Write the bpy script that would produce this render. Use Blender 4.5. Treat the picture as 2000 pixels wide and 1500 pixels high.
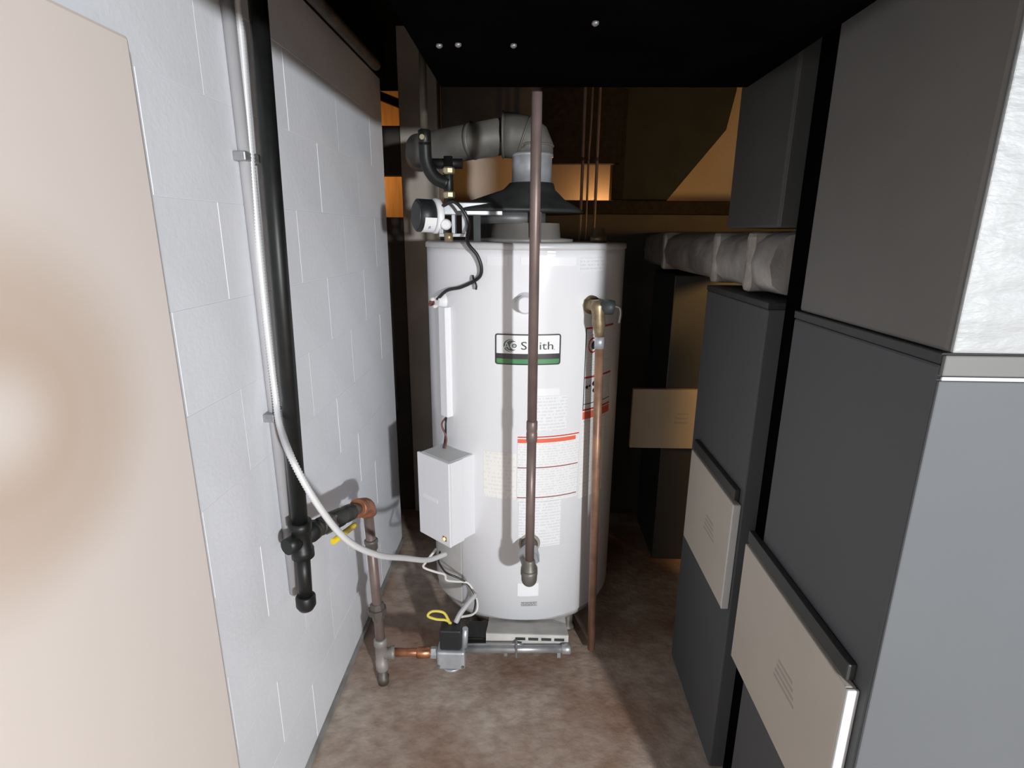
import bpy, bmesh, math, random
from mathutils import Vector, Matrix
random.seed(7)
for o in list(bpy.data.objects): bpy.data.objects.remove(o)
SC = bpy.context.scene
COL = SC.collection
# ------------------------------------------------------------------ camera
EYE = Vector((0, 0, 1.48))
def cam_axes():
    f = 1085.0
    d = Vector(((1035-1000)/f, -(456-750)/f, 1.0)).normalized()
    ro = math.radians(0.9)
    up0 = Vector((math.sin(ro), math.cos(ro), 0))
    zc = (up0 - d*up0.dot(d)).normalized()
    xc = zc.cross(d)
    if xc.x < 0: xc = -xc
    return Matrix((xc, d, zc)).transposed()          # camera coords = R @ world coords
RC = cam_axes()
cd = bpy.data.cameras.new('camera'); cam = bpy.data.objects.new('camera', cd); COL.objects.link(cam)
cd.sensor_width = 36; cd.lens = 36*1085/2000; cd.clip_start = 0.02
m = Matrix((RC[0], RC[1], -RC[2])).transposed().to_4x4(); m.translation = EYE
cam.matrix_world = m
SC.camera = cam
# ------------------------------------------------------------------ world, light, exposure
w = bpy.data.worlds.new('world'); SC.world = w; w.use_nodes = True
w.node_tree.nodes['Background'].inputs[0].default_value = (0.9, 0.95, 1, 1)
w.node_tree.nodes['Background'].inputs[1].default_value = 0.004
def point(name, loc, power, col, r):
    l = bpy.data.lights.new(name, 'POINT'); l.energy = power; l.color = col; l.shadow_soft_size = r
    o = bpy.data.objects.new(name, l); o.location = loc; COL.objects.link(o); return o
point('work_lamp_light', (1.36, -2.1, 1.50), 560, (0.935, 0.965, 1.0), 0.07)
point('back_room_bulb_light', (0.42, 3.38, 1.60), 2.2, (1.0, 0.52, 0.20), 0.04)
point('side_room_bulb_light', (-0.98, 2.90, 1.80), 5.0, (1.0, 0.45, 0.12), 0.04)
point('furnace_room_bulb_light', (1.30, 1.36, 1.50), 36.0, (1.0, 0.56, 0.18), 0.05)
SC.view_settings.view_transform = 'Standard'; SC.view_settings.look = 'None'
SC.view_settings.exposure = 0.0; SC.view_settings.gamma = 1.0
SC.view_settings.use_curve_mapping = False
# ------------------------------------------------------------------ materials
MATS = {}
def mat(name, col, rough=0.6, metal=0.0, var=0.0, scale=8.0, bump=0.0, bscale=60.0, col2=None, emit=None, spec=0.5, stretch=None):
    if name in MATS: return MATS[name]
    M = bpy.data.materials.new(name); M.use_nodes = True
    N = M.node_tree.nodes; L = M.node_tree.links; B = N['Principled BSDF']
    B.inputs['Base Color'].default_value = (*col, 1); B.inputs['Roughness'].default_value = rough
    B.inputs['Metallic'].default_value = metal; B.inputs['Specular IOR Level'].default_value = spec
    tc = N.new('ShaderNodeTexCoord'); mp = N.new('ShaderNodeMapping'); L.new(tc.outputs['Object'], mp.inputs[0])
    if stretch: mp.inputs['Scale'].default_value = stretch
    if var or col2:
        n = N.new('ShaderNodeTexNoise'); n.inputs['Scale'].default_value = scale; n.inputs['Detail'].default_value = 6
        L.new(mp.outputs[0], n.inputs['Vector'])
        r = N.new('ShaderNodeValToRGB'); r.color_ramp.elements[0].position = 0.35; r.color_ramp.elements[1].position = 0.68
        c2 = col2 if col2 else tuple(max(0, c*(1-var)) for c in col)
        r.color_ramp.elements[0].color = (*c2, 1); r.color_ramp.elements[1].color = (*col, 1)
        L.new(n.outputs['Fac'], r.inputs[0]); L.new(r.outputs[0], B.inputs['Base Color'])
    if bump:
        n2 = N.new('ShaderNodeTexNoise'); n2.inputs['Scale'].default_value = bscale; n2.inputs['Detail'].default_value = 5
        L.new(mp.outputs[0], n2.inputs['Vector'])
        b = N.new('ShaderNodeBump'); b.inputs['Strength'].default_value = bump; b.inputs['Distance'].default_value = 0.01
        L.new(n2.outputs['Fac'], b.inputs['Height']); L.new(b.outputs[0], B.inputs['Normal'])
    if emit:
        B.inputs['Emission Color'].default_value = (*emit[0], 1); B.inputs['Emission Strength'].default_value = emit[1]
    MATS[name] = M; return M
def print_mat(name, col, ink, lines=60.0, words=18.0, density=0.5):
    """paper with rows of illegible fine print: rows along v, words broken by noise (uv in metres)"""
    M = bpy.data.materials.new(name); M.use_nodes = True
    N = M.node_tree.nodes; L = M.node_tree.links; B = N['Principled BSDF']; B.inputs['Roughness'].default_value = 0.5
    uv = N.new('ShaderNodeUVMap'); sep = N.new('ShaderNodeSeparateXYZ'); L.new(uv.outputs[0], sep.inputs[0])
    def math_(op, a, b=None):
        k = N.new('ShaderNodeMath'); k.operation = op
        for i, v in enumerate((a, b)):
            if v is None: continue
            if hasattr(v, 'links'): L.new(v, k.inputs[i])
            else: k.inputs[i].default_value = v
        return k.outputs[0]
    v = math_('MULTIPLY', sep.outputs['Y'], lines); fr = math_('FRACT', v); row = math_('FLOOR', v)
    rowmask = math_('GREATER_THAN', fr, 0.55)
    cb = N.new('ShaderNodeCombineXYZ'); L.new(math_('MULTIPLY', sep.outputs['X'], words*6), cb.inputs[0]); L.new(math_('MULTIPLY', row, 7.31), cb.inputs[1])
    n = N.new('ShaderNodeTexNoise'); n.inputs['Scale'].default_value = 1.0; n.inputs['Detail'].default_value = 2; L.new(cb.outputs[0], n.inputs['Vector'])
    wm = math_('GREATER_THAN', n.outputs['Fac'], 1.0-density)
    fac = math_('MULTIPLY', rowmask, wm)
    mx = N.new('ShaderNodeMix'); mx.data_type = 'RGBA'; L.new(fac, mx.inputs[0])
    mx.inputs[6].default_value = (*col, 1); mx.inputs[7].default_value = (*ink, 1)
    L.new(mx.outputs[2], B.inputs['Base Color']); return M
def floor_mat():
    M = bpy.data.materials.new('brown_concrete'); M.use_nodes = True
    N = M.node_tree.nodes; L = M.node_tree.links; B = N['Principled BSDF']; B.inputs['Roughness'].default_value = 0.55
    tc = N.new('ShaderNodeTexCoord')
    def noise(s, d=6):
        n = N.new('ShaderNodeTexNoise'); n.inputs['Scale'].default_value = s; n.inputs['Detail'].default_value = d
        L.new(tc.outputs['Object'], n.inputs['Vector']); return n.outputs['Fac']
    r = N.new('ShaderNodeValToRGB'); e = r.color_ramp.elements
    e[0].position = .36; e[0].color = (.30, .19, .135, 1); e[1].position = .64; e[1].color = (.52, .44, .37, 1)
    L.new(noise(2.6, 3), r.inputs[0])
    r2 = N.new('ShaderNodeValToRGB'); e = r2.color_ramp.elements
    e[0].position = .3; e[0].color = (.72, .68, .66, 1); e[1].position = .62; e[1].color = (1, 1, 1, 1)
    L.new(noise(22), r2.inputs[0])
    mx = N.new('ShaderNodeMix'); mx.data_type = 'RGBA'; mx.blend_type = 'MULTIPLY'; mx.inputs[0].default_value = 1
    L.new(r.outputs[0], mx.inputs[6]); L.new(r2.outputs[0], mx.inputs[7]); L.new(mx.outputs[2], B.inputs['Base Color'])
    b = N.new('ShaderNodeBump'); b.inputs['Strength'].default_value = .35; b.inputs['Distance'].default_value = .01
    L.new(noise(40), b.inputs['Height']); L.new(b.outputs[0], B.inputs['Normal']); return M
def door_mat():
    """cream paint with a tan ring, cream again at its centre"""
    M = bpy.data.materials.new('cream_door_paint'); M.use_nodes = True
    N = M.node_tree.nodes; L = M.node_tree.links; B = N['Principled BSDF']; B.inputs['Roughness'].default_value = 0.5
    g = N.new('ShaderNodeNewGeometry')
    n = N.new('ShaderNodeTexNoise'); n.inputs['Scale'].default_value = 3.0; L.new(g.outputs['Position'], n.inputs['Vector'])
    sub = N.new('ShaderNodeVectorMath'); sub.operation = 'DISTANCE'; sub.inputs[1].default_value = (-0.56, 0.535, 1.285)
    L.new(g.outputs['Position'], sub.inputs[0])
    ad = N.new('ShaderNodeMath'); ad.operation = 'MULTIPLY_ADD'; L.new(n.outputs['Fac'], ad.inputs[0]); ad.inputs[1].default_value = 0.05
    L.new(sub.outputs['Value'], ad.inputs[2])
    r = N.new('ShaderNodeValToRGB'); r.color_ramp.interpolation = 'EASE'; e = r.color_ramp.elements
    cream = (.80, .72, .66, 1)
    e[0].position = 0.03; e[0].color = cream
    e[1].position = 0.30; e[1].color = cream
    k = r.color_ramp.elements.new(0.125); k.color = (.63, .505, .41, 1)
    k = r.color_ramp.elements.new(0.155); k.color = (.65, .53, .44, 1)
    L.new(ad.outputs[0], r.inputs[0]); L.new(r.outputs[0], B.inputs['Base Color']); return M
WHITE_PAINT = mat('white_block_paint', (.85, .865, .90), .6, var=.06, scale=4, bump=.07, bscale=60)
MORTAR = mat('painted_mortar', (.79, .805, .835), .7)
JACKET = mat('white_enamel', (.83, .83, .845), .22, var=.02, scale=3)
RIMW = mat('grey_rim_enamel', (.62, .62, .62), .35, var=.15)
PLASTICW = mat('white_plastic', (.85, .85, .86), .4)
BOXW = mat('white_control_box', (.80, .80, .82), .4)
STICK_W = mat('sticker_white', (.88, .88, .88), .35)
STICK_C = mat('sticker_clear_white', (.86, .86, .87), .25)
INK = mat('ink_dark', (.03, .035, .035), .4)
BAND = mat('band_dark', (.045, .04, .038), .35)
GREEN = mat('band_green', (.05, .25, .13), .35, col2=(.12, .30, .09), scale=9)
LOGO = mat('logo_green_grey', (.09, .14, .115), .4)
RED = mat('label_red', (.62, .05, .04), .4)
ORANGE = mat('label_orange', (.80, .16, .09), .4)
DKRED = mat('label_dark_red', (.30, .10, .10), .4)
FINE = print_mat('fine_print', (.86, .855, .845), (.74, .74, .74), 110, 26, .52)
FINE2 = print_mat('fine_print_cream', (.86, .845, .81), (.79, .765, .71), 70, 20, .5)
FINE3 = print_mat('fine_print_grey', (.84, .845, .85), (.72, .725, .735), 90, 22, .55)
COPPER_D = mat('dull_copper', (.225, .165, .148), .42, .3, var=.25, scale=14)
COPPER = mat('copper', (.55, .24, .13), .35, .8, var=.4, scale=30)
COPPER_O = mat('oxidised_copper', (.42, .17, .09), .45, .5, var=.35, scale=40)
BRASS = mat('tarnished_brass', (.35, .27, .16), .4, .6, var=.4, scale=40)
BRONZE = mat('grey_bronze', (.22, .21, .175), .5, .5, var=.3, scale=40)
IRON = mat('black_iron', (.012, .013, .012), .45, .1, var=.4, scale=30)
IRON_G = mat('weathered_iron', (.16, .14, .12), .5, .4, var=.45, scale=25)
GALV = mat('galvanised_steel', (.42, .43, .44), .38, .6, var=.3, scale=22)
ALU = mat('cast_aluminium', (.55, .57, .60), .4, .5, var=.2, scale=30)
FLUE = mat('weathered_flue_steel', (.17, .162, .145), .55, .3, var=.35, scale=12)
HOOD = mat('sooty_hood_steel', (.055, .06, .058), .5, .3, var=.35, scale=10)
CONDUIT = mat('grey_conduit', (.46, .45, .46), .5, .05, var=.1)
MC = mat('bright_armoured_cable', (.80, .80, .80), .35, .2)
BLACKP = mat('black_plastic', (.016, .017, .019), .45)
DARKP = mat('dark_grey_cap', (.035, .037, .04), .5)
YELLOW = mat('yellow_handle', (.85, .62, .03), .4)
WIRE_Y = mat('yellow_wire', (.70, .58, .10), .5)
WIRE_W = mat('white_wire', (.72, .71, .66), .5)
WIRE_B = mat('black_wire', (.018, .016, .017), .4)
WIRE_R = mat('maroon_wire', (.16, .05, .05), .45)
LED = mat('amber_led', (1, .5, .2), .3, emit=((1.0, .35, .10), 4.0))
FURN = mat('grey_furnace_paint', (.090, .096, .101), .5, var=.06, scale=3, spec=.2)
FURN_D = mat('dark_furnace_trim', (.035, .037, .036), .5)
FILTER = mat('beige_filter_door', (.50, .46, .40), .5, var=.06, scale=4)
FILTER_E = mat('white_filter_edge', (.62, .63, .62), .4)
FILTER_M = mat('filter_print', (.37, .335, .285), .5)
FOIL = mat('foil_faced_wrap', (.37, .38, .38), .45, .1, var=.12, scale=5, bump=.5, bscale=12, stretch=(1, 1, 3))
FOIL_O = mat('old_foil_duct', (.46, .44, .41), .5, .2, var=.55, scale=9, bump=.8, bscale=14)
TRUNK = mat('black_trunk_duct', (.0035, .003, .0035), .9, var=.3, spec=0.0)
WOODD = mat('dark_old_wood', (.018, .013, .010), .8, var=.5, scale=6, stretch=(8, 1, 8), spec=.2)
WOODW = mat('raw_pine', (.52, .36, .20), .6, var=.25, scale=5, stretch=(10, 10, 1))
BEIGE = mat('beige_plaster', (.42, .375, .32), .75, var=.2, scale=4, bump=.2)
BEIGE2 = mat('warm_plaster', (.55, .46, .37), .75, var=.15, scale=3, bump=.15)
BROWNW = mat('brown_board', (.055, .045, .037), .75, var=.4, scale=5)
SCREW = mat('zinc_screw', (.24, .23, .22), .4, .6)
TANKBASE = mat('grey_base_ring', (.42, .41, .40), .5, var=.3, scale=14)
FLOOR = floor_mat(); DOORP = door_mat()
# ------------------------------------------------------------------ geometry helpers
def BM(): return bmesh.new()
def box(bm, x0, x1, y0, y1, z0, z1, bev=0.0, rot=None, piv=None):
    r = bmesh.ops.create_cube(bm, size=1.0)
    vs = r['verts']
    bmesh.ops.scale(bm, vec=(x1-x0, y1-y0, z1-z0), verts=vs)
    bmesh.ops.translate(bm, vec=((x0+x1)/2, (y0+y1)/2, (z0+z1)/2), verts=vs)
    if bev:
        es = set(e for v in vs for e in v.link_edges)
        r2 = bmesh.ops.bevel(bm, geom=list(es), offset=bev, segments=2, profile=.5, affect='EDGES')
        vs = list(set(v for f in r2['faces'] for v in f.verts) | set(v for v in vs if v.is_valid))
    if rot: bmesh.ops.rotate(bm, cent=piv, matrix=rot, verts=[v for v in vs if v.is_valid])
    return vs
def frames(pts):
    out = []; n = None
    for i in range(len(pts)):
        a = pts[max(i-1, 0)]; b = pts[min(i+1, len(pts)-1)]; t = (b-a).normalized()
        if n is None:
            n = t.orthogonal().normalized()
        else:
            n = n - t*n.dot(t)
            n = n.normalized() if n.length > 1e-6 else t.orthogonal().normalized()
        out.append((n, t.cross(n)))
    return out
def sweep(bm, pts, rad, seg=12, cap=True):
    pts = [Vector(p) for p in pts]; fr = frames(pts); rings = []
    for i, p in enumerate(pts):
        r = rad[i] if isinstance(rad, (list, tuple)) else rad
        u, v = fr[i]
        rings.append([bm.verts.new(p + (u*math.cos(2*math.pi*k/seg) + v*math.sin(2*math.pi*k/seg))*r) for k in range(seg)])
    for a, b in zip(rings, rings[1:]):
        for k in range(seg):
            f = bm.faces.new((a[k], a[(k+1) % seg], b[(k+1) % seg], b[k])); f.smooth = True
    if cap:
        for ring in (rings[0], rings[-1]):
            try: bm.faces.new(ring)
            except ValueError: pass
def turned(bm, p0, p1, prof, seg=24):
    """lathe along p0->p1; prof = [(t along 0..1, radius)]; repeated t gives a sharp step"""
    p0 = Vector(p0); p1 = Vector(p1); d = p1-p0; t = d.normalized(); u = t.orthogonal().normalized(); v = t.cross(u)
    rings = []
    for s, r in prof:
        c = p0 + d*s
        rings.append([bm.verts.new(c + (u*math.cos(2*math.pi*k/seg) + v*math.sin(2*math.pi*k/seg))*max(r, 1e-5)) for k in range(seg)])
    for a, b in zip(rings, rings[1:]):
        for k in range(seg):
            f = bm.faces.new((a[k], a[(k+1) % seg], b[(k+1) % seg], b[k])); f.smooth = seg > 8
    for ring in (rings[0], rings[-1]): bm.faces.new(ring)
def curve_pts(pts, n=8):
    pts = [Vector(p) for p in pts]; out = []
    q = [pts[0]*2-pts[1]] + pts + [pts[-1]*2-pts[-2]]
    for i in range(1, len(q)-2):
        for k in range(n):
            t = k/n; a, b, c, d = q[i-1], q[i], q[i+1], q[i+2]
            out.append(.5*((2*b) + (c-a)*t + (2*a-5*b+4*c-d)*t*t + (3*b-a-3*c+d)*t**3))
    out.append(pts[-1]); return out
def elbow_pts(a, c, b, n=8):
    """quarter bend from a to b round the corner c"""
    a, b, c = Vector(a), Vector(b), Vector(c)
    return [(1-t)**2*a + 2*t*(1-t)*c + t*t*b for t in [i/n for i in range(n+1)]]
WL = {}
def obj(name, bm, material, parent=None, smooth_angle=None):
    me = bpy.data.meshes.new(name)
    if isinstance(bm, bmesh.types.BMesh):
        bmesh.ops.recalc_face_normals(bm, faces=bm.faces); bm.to_mesh(me); bm.free()
    else: me = bm
    me.materials.append(material)
    o = bpy.data.objects.new(name, me); COL.objects.link(o)
    if parent is not None:
        o.parent = parent; o.location = -WL[parent.name]
    WL[o.name] = Vector((0, 0, 0))
    return o
def tag(o, label, cat, group=None):
    o['label'] = label; o['category'] = cat
    if group: o['group'] = group
    return o
def struct(o, label=None, cat=None):
    o['kind'] = 'structure'
    if label: o['label'] = label
    if cat: o['category'] = cat
    return o
def thing(name, loc, label, cat, group=None):
    o = bpy.data.objects.new(name, None); COL.objects.link(o); o.location = loc; o.empty_display_size = .05
    WL[o.name] = Vector(loc); return tag(o, label, cat, group)
def single(name, bm, material, label, cat, group=None): return tag(obj(name, bm, material), label, cat, group)
# ================================================================== SETTING
WX = -0.613
bm = BM(); box(bm, -1.6, 2.4, -2.6, 3.62, -.06, 0); struct(obj('floor', bm, FLOOR), 'brown stained concrete floor of the utility room', 'floor')
bm = BM(); box(bm, -1.6, 2.4, -2.6, 3.62, 2.36, 2.42); ceil = struct(obj('ceiling', bm, WOODD), 'dark unfinished ceiling with bare joists', 'ceiling')
for i in range(11):
    bm = BM(); x = -1.4 + i*.36; box(bm, x-.02, x+.02, -2.5, 2.742, 2.14, 2.358); obj('joist', bm, WOODD, ceil)
# left wall: core with painted blocks standing proud of recessed joints
bm = BM(); box(bm, WX-.20, WX-.0011, -1.7, 2.455, 0, 2.075); wl = struct(obj('wall_left', bm, MORTAR), 'white painted concrete block wall on the left', 'wall')
CH = .19; BLN = .38; GAP = .0016
def block_mesh(length, h):
    b = BM(); box(b, -.004, .006, -length/2, length/2, -h/2, h/2, bev=.0007)
    me = bpy.data.meshes.new('block'); b.to_mesh(me); b.free(); me.materials.append(WHITE_PAINT); return me
cache = {}
for c in range(11):
    z0 = .015 + c*CH; z1 = min(z0+CH, 2.075)
    if z1-z0 < .05: continue
    y = 2.455
    first = BLN*.5 if c % 2 else BLN
    while y > 0.2:
        ln = first if first else BLN; first = None
        key = (round(ln, 3), round(z1-z0, 3))
        if key not in cache: cache[key] = block_mesh(ln-GAP*.6, z1-z0-GAP)
        o = bpy.data.objects.new('block', cache[key]); COL.objects.link(o); o.parent = wl
        o.location = (WX-.006+random.uniform(-.0005, .0005), y-ln/2, (z0+z1)/2); y -= ln
bm = BM(); box(bm, WX-.20, WX+.002, -1.7, 2.455, 2.077, 2.14); struct(obj('trim_1', bm, WOODD), 'dark sill plate on top of the block wall', 'trim')
bm = BM(); box(bm, WX-.004, WX+.012, .9, 2.44, 0, .013); struct(obj('baseboard_left', bm, mat('dirty_footing', (.34, .33, .31), .8, var=.4, scale=12)), 'dirty concrete ledge at the foot of the block wall', 'ledge')
# open door leaf lying against the left wall
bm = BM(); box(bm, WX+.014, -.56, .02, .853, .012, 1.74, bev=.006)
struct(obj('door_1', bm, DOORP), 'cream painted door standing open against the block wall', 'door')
# back wall: beige column, low partition, far plastered wall
bm = BM(); box(bm, -.606, -.43, 2.75, 2.90, 0, 2.358, bev=.004); struct(obj('wall_column', bm, BEIGE), 'beige plastered pier behind the water heater', 'wall')
bm = BM(); box(bm, -.43, 1.30, 2.78, 2.86, 0, 1.57); struct(obj('wall_back', bm, BROWNW), 'low dark partition behind the water heater', 'wall')
bm = BM(); box(bm, .02, 1.30, 2.74, 2.90, 1.571, 1.632, bev=.004); struct(obj('trim_2', bm, WOODD), 'dark cap rail on the low back partition', 'trim')
bm = BM(); box(bm, -1.6, 2.4, 3.5, 3.62, 0, 2.36); struct(obj('wall_far', bm, BEIGE2), 'warm lit plaster wall beyond the partition', 'wall')
bm = BM(); box(bm, -1.02, -.60, 3.18, 3.21, 1.2, 2.3); struct(obj('wall_panel', bm, WOODW), 'orange lit pine board in the gap behind the block wall', 'wall')
bm = BM(); box(bm, -1.0, -.607, 2.77, 2.84, 1.74, 1.955); struct(obj('trim_3', bm, BROWNW), 'brown cross beam in the gap behind the block wall', 'trim')
bm = BM(); box(bm, -1.0, -.607, 2.77, 2.84, 0, 1.55); struct(obj('wall_stub', bm, BROWNW), 'dark low wall closing the gap behind the block wall', 'wall')
bm = BM(); box(bm, -1.0, -.607, 2.775, 2.815, 2.06, 2.095, rot=Matrix.Rotation(.35, 3, 'Y'), piv=Vector((-.68, 2.79, 2.07))); struct(obj('trim_4', bm, WOODD), 'dark diagonal brace across the orange gap', 'trim')
bm = BM(); box(bm, 2.2, 2.4, -2.6, 3.5, 0, 2.36); struct(obj('wall_right', bm, BROWNW), 'plain wall beyond the furnaces', 'wall')
bm = BM(); box(bm, -1.6, 2.4, -2.7, -2.6, 0, 2.36); struct(obj('wall_front', bm, BROWNW), 'plain wall behind the viewer', 'wall')
bm = BM(); box(bm, 1.08, 2.2, .86, .94, 0, 2.13); struct(obj('wall_light_block', bm, BROWNW), 'unseen stub wall added right of the furnaces to block lamp light', 'wall')  # added out of view to keep the main lamp off the far wall
bm = BM(); box(bm, -1.0, -.607, 2.75, 2.768, 2.10, 2.358); struct(obj('trim_5', bm, WOODD), 'dark board above the orange gap', 'trim')
# ================================================================== FURNACES (right)
FX = .54
def furnace(y0, y1, label, door):
    t = thing('furnace', (FX+.26, (y0+y1)/2, 0), label, 'furnace', 'grey furnaces along the right side')
    b = BM(); box(b, FX, FX+.53, y0, y1, .0, 1.318, bev=.004); obj('cabinet', b, FURN, t)
    b = BM(); box(b, FX-.0008, FX+.5308, y0-.001, y1+.001, 1.3185, 1.334, bev=.002); obj('top_flange', b, FURN_D, t)
    if door:
        dy0, dy1, z0, z1 = door
        b = BM(); box(b, FX-.020, FX-.001, dy0, dy1, z0, z1, bev=.003); d = obj('filter_door', b, FILTER, t)
        d['label'] = 'beige filter access door'
        b = BM(); box(b, FX-.0205, FX-.001, dy0-.007, dy0-.0005, z0, z1, bev=.002); obj('door_edge', b, FILTER_E, d)
        cy = (dy0+dy1)/2-.04; cz = (z0+z1)/2-.02
        for k in range(4):
            b = BM(); box(b, FX-.0204, FX-.0195, cy-.045+k*.006, cy+.045-k*.004, cz+k*.014, cz+k*.014+.006); obj('printed_line', b, FILTER_M, d)
        b = BM(); box(b, FX-.016, FX-.001, dy0+.01, dy1, z1+.004, z1+.035, bev=.003); obj('dark_strip', b, FURN_D, t)  # dark strip along the top of the filter door
    return t
f1 = furnace(.727, 1.143, 'nearest grey furnace cabinet with a lit front and beige filter door', (.752, 1.185, .462, .778))
b = BM(); box(b, FX, FX+.53, .7215, .7268, .04, 1.297, bev=.002); obj('front_panel', b, mat('furnace_paint_lit_front', (.122, .130, .137), .5, var=.05, scale=3, spec=.25), f1)  # furnace paint lightened here; the light on the front is in the colour
b = BM(); box(b, FX, FX+.531, .7190, .7258, 1.304, 1.332, bev=.002); obj('front_lip', b, mat('grey_lip', (.14, .14, .135), .5), f1)
b = BM(); box(b, FX, FX+.531, .7180, .7213, 1.2985, 1.3035, bev=.001); obj('lip_edge', b, FILTER_E, f1)
f2 = furnace(1.275, 1.719, 'second grey furnace cabinet beside the water heater with beige filter door', (1.285, 1.652, .526, .828))
b = BM(); box(b, FX+.035, FX+.50, 1.15, 1.268, 0, 2.12, bev=.004); single('gap_shade_filler', b, TRUNK, 'black filler added to darken the gap between the two nearer furnaces', 'duct')  # added black body giving the gap its shade and stopping lamp light
f3 = thing('furnace', (.80, 2.6, 0), 'dark furnace cabinet at the back right behind the water heater', 'furnace', 'grey furnaces along the right side')
b = BM(); box(b, .60, 1.12, 2.34, 2.73, 0, 1.318, bev=.004); obj('cabinet', b, FURN_D, f3)
b = BM(); box(b, .455, .80, 2.315, 2.339, .568, .838, bev=.003); d = obj('filter_door', b, mat('tan_card', (.50, .42, .29), .6, var=.08), f3); d['label'] = 'tan square filter door'
for k in range(3):
    b = BM(); box(b, .64+k*.005, .70, 2.3143, 2.3155, .685+k*.02, .692+k*.02); obj('printed_line', b, FILTER_M, d)
# plenums and foil duct
def plenum(y0, y1, z0, mname, fr_, label):
    t = thing('duct_plenum', (FX+.27, (y0+y1)/2, z0), label, 'plenum', 'plenums above the furnaces')
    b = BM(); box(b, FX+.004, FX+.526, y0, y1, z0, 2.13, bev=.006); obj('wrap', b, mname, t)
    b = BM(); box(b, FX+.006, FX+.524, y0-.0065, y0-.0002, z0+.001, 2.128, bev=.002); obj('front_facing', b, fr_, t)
    return t
plenum(.724, 1.135, 1.3345, mat('foil_shaded_side', (.16, .155, .145), .55, .1, var=.1, scale=4, bump=.15, bscale=14), FOIL, 'bright foil wrapped plenum on top of the nearest furnace')  # plenum side foil darkened; its shade against the bright front is in the colour
plenum(1.286, 1.615, 1.497, mat('dark_plenum_steel', (.075, .077, .074), .5, .1, var=.2, scale=3), MATS['dark_plenum_steel'], 'dark plenum rising above the second furnace')
t = thing('foil_duct', (.74, 2.0, 1.335), 'crinkled old foil duct lying across the back furnaces', 'duct')
def duct_len(y0, y1, x0, x1, z0, z1, mm, nm, n=14):
    b = BM(); cx = (x0+x1)/2; rings = []
    for j in range(n+1):
        y = y0+(y1-y0)*j/n; r = []
        for k in range(16):
            a = 2*math.pi*k/16; ca, sa = math.cos(a), math.sin(a)
            px = (x1-x0)/2*math.copysign(abs(ca)**.55, ca); pz = (z1-z0)/2*math.copysign(abs(sa)**.55, sa)
            q = 1+random.uniform(-.035, .0)
            r.append(b.verts.new((cx+px*q, y, (z0+z1)/2+pz*q)))
        rings.append(r)
    for a_, c_ in zip(rings, rings[1:]):
        for k in range(16): b.faces.new((a_[k], a_[(k+1) % 16], c_[(k+1) % 16], c_[k])).smooth = True
    b.faces.new(rings[0]); b.faces.new(rings[-1]); return obj(nm, b, mm, t)
duct_len(1.29, 2.72, .535, .95, 1.336, 1.494, FOIL_O, 'duct_body')
for y in (1.40, 1.66, 2.3):
    b = BM(); box(b, .5335, .95, y, y+.035, 1.345, 1.488, bev=.012); obj('tape_band', b, mat('silver_tape', (.44, .41, .37), .5, .2, var=.5, scale=20), t)
# ================================================================== OVERHEAD
t = thing('trunk_duct', (.14, .7, 1.81), 'black rectangular trunk duct hanging overhead along the passage', 'duct')
b = BM(); box(b, -.216, .50, -.35, 1.44, 1.81, 2.12, bev=.004); obj('duct_body', b, TRUNK, t)
for (x, y) in ((-.17, 1.13), (-.135, 1.125), (-.035, 1.13), (.10, 1.02)):
    b = BM(); turned(b, (x, y, 1.8098), (x, y, 1.804), [(0, .006), (.6, .006), (1, .003)], 10); obj('screw', b, SCREW, t)
b = BM(); sweep(b, [(-.535, .5, 2.03), (-.535, 2.10, 2.03)], .017, 12)
single('ceiling_pipe', b, IRON_G, 'dark pipe running along the top of the block wall', 'pipe')
t = thing('back_duct', (.55, 3.0, 1.634), 'dark angular sheet metal duct hanging over the back partition', 'duct')
b = BM()
pr = [(.40, 1.64), (.665, 1.64), (.92, 1.96), (.95, 2.13), (.95, 2.355), (.40, 2.355)]  # slope of the duct stands in for a diagonal shadow on the far wall
va = [b.verts.new((x, 2.88, z)) for x, z in pr]; vb = [b.verts.new((x*1.05, 3.15, z)) for x, z in pr]
b.faces.new(va); b.faces.new(vb[::-1])
for k in range(6): b.faces.new((va[k], vb[k], vb[(k+1) % 6], va[(k+1) % 6]))
obj('duct_body', b, mat('dark_green_steel', (.022, .025, .023), .7, var=.3, spec=.2), t)
b = BM(); box(b, .395, .45, 2.868, 2.8795, 1.64, 2.13, bev=.003); obj('corner_bracket', b, WOODD, t)
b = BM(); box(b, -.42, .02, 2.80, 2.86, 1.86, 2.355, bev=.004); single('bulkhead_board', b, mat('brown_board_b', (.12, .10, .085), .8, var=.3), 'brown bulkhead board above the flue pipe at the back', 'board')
b = BM(); box(b, .02, .42, 2.80, 2.86, 1.80, 2.355, bev=.004); single('bulkhead_board', b, WOODD, 'black bulkhead board behind the thin copper lines', 'board')
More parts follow.
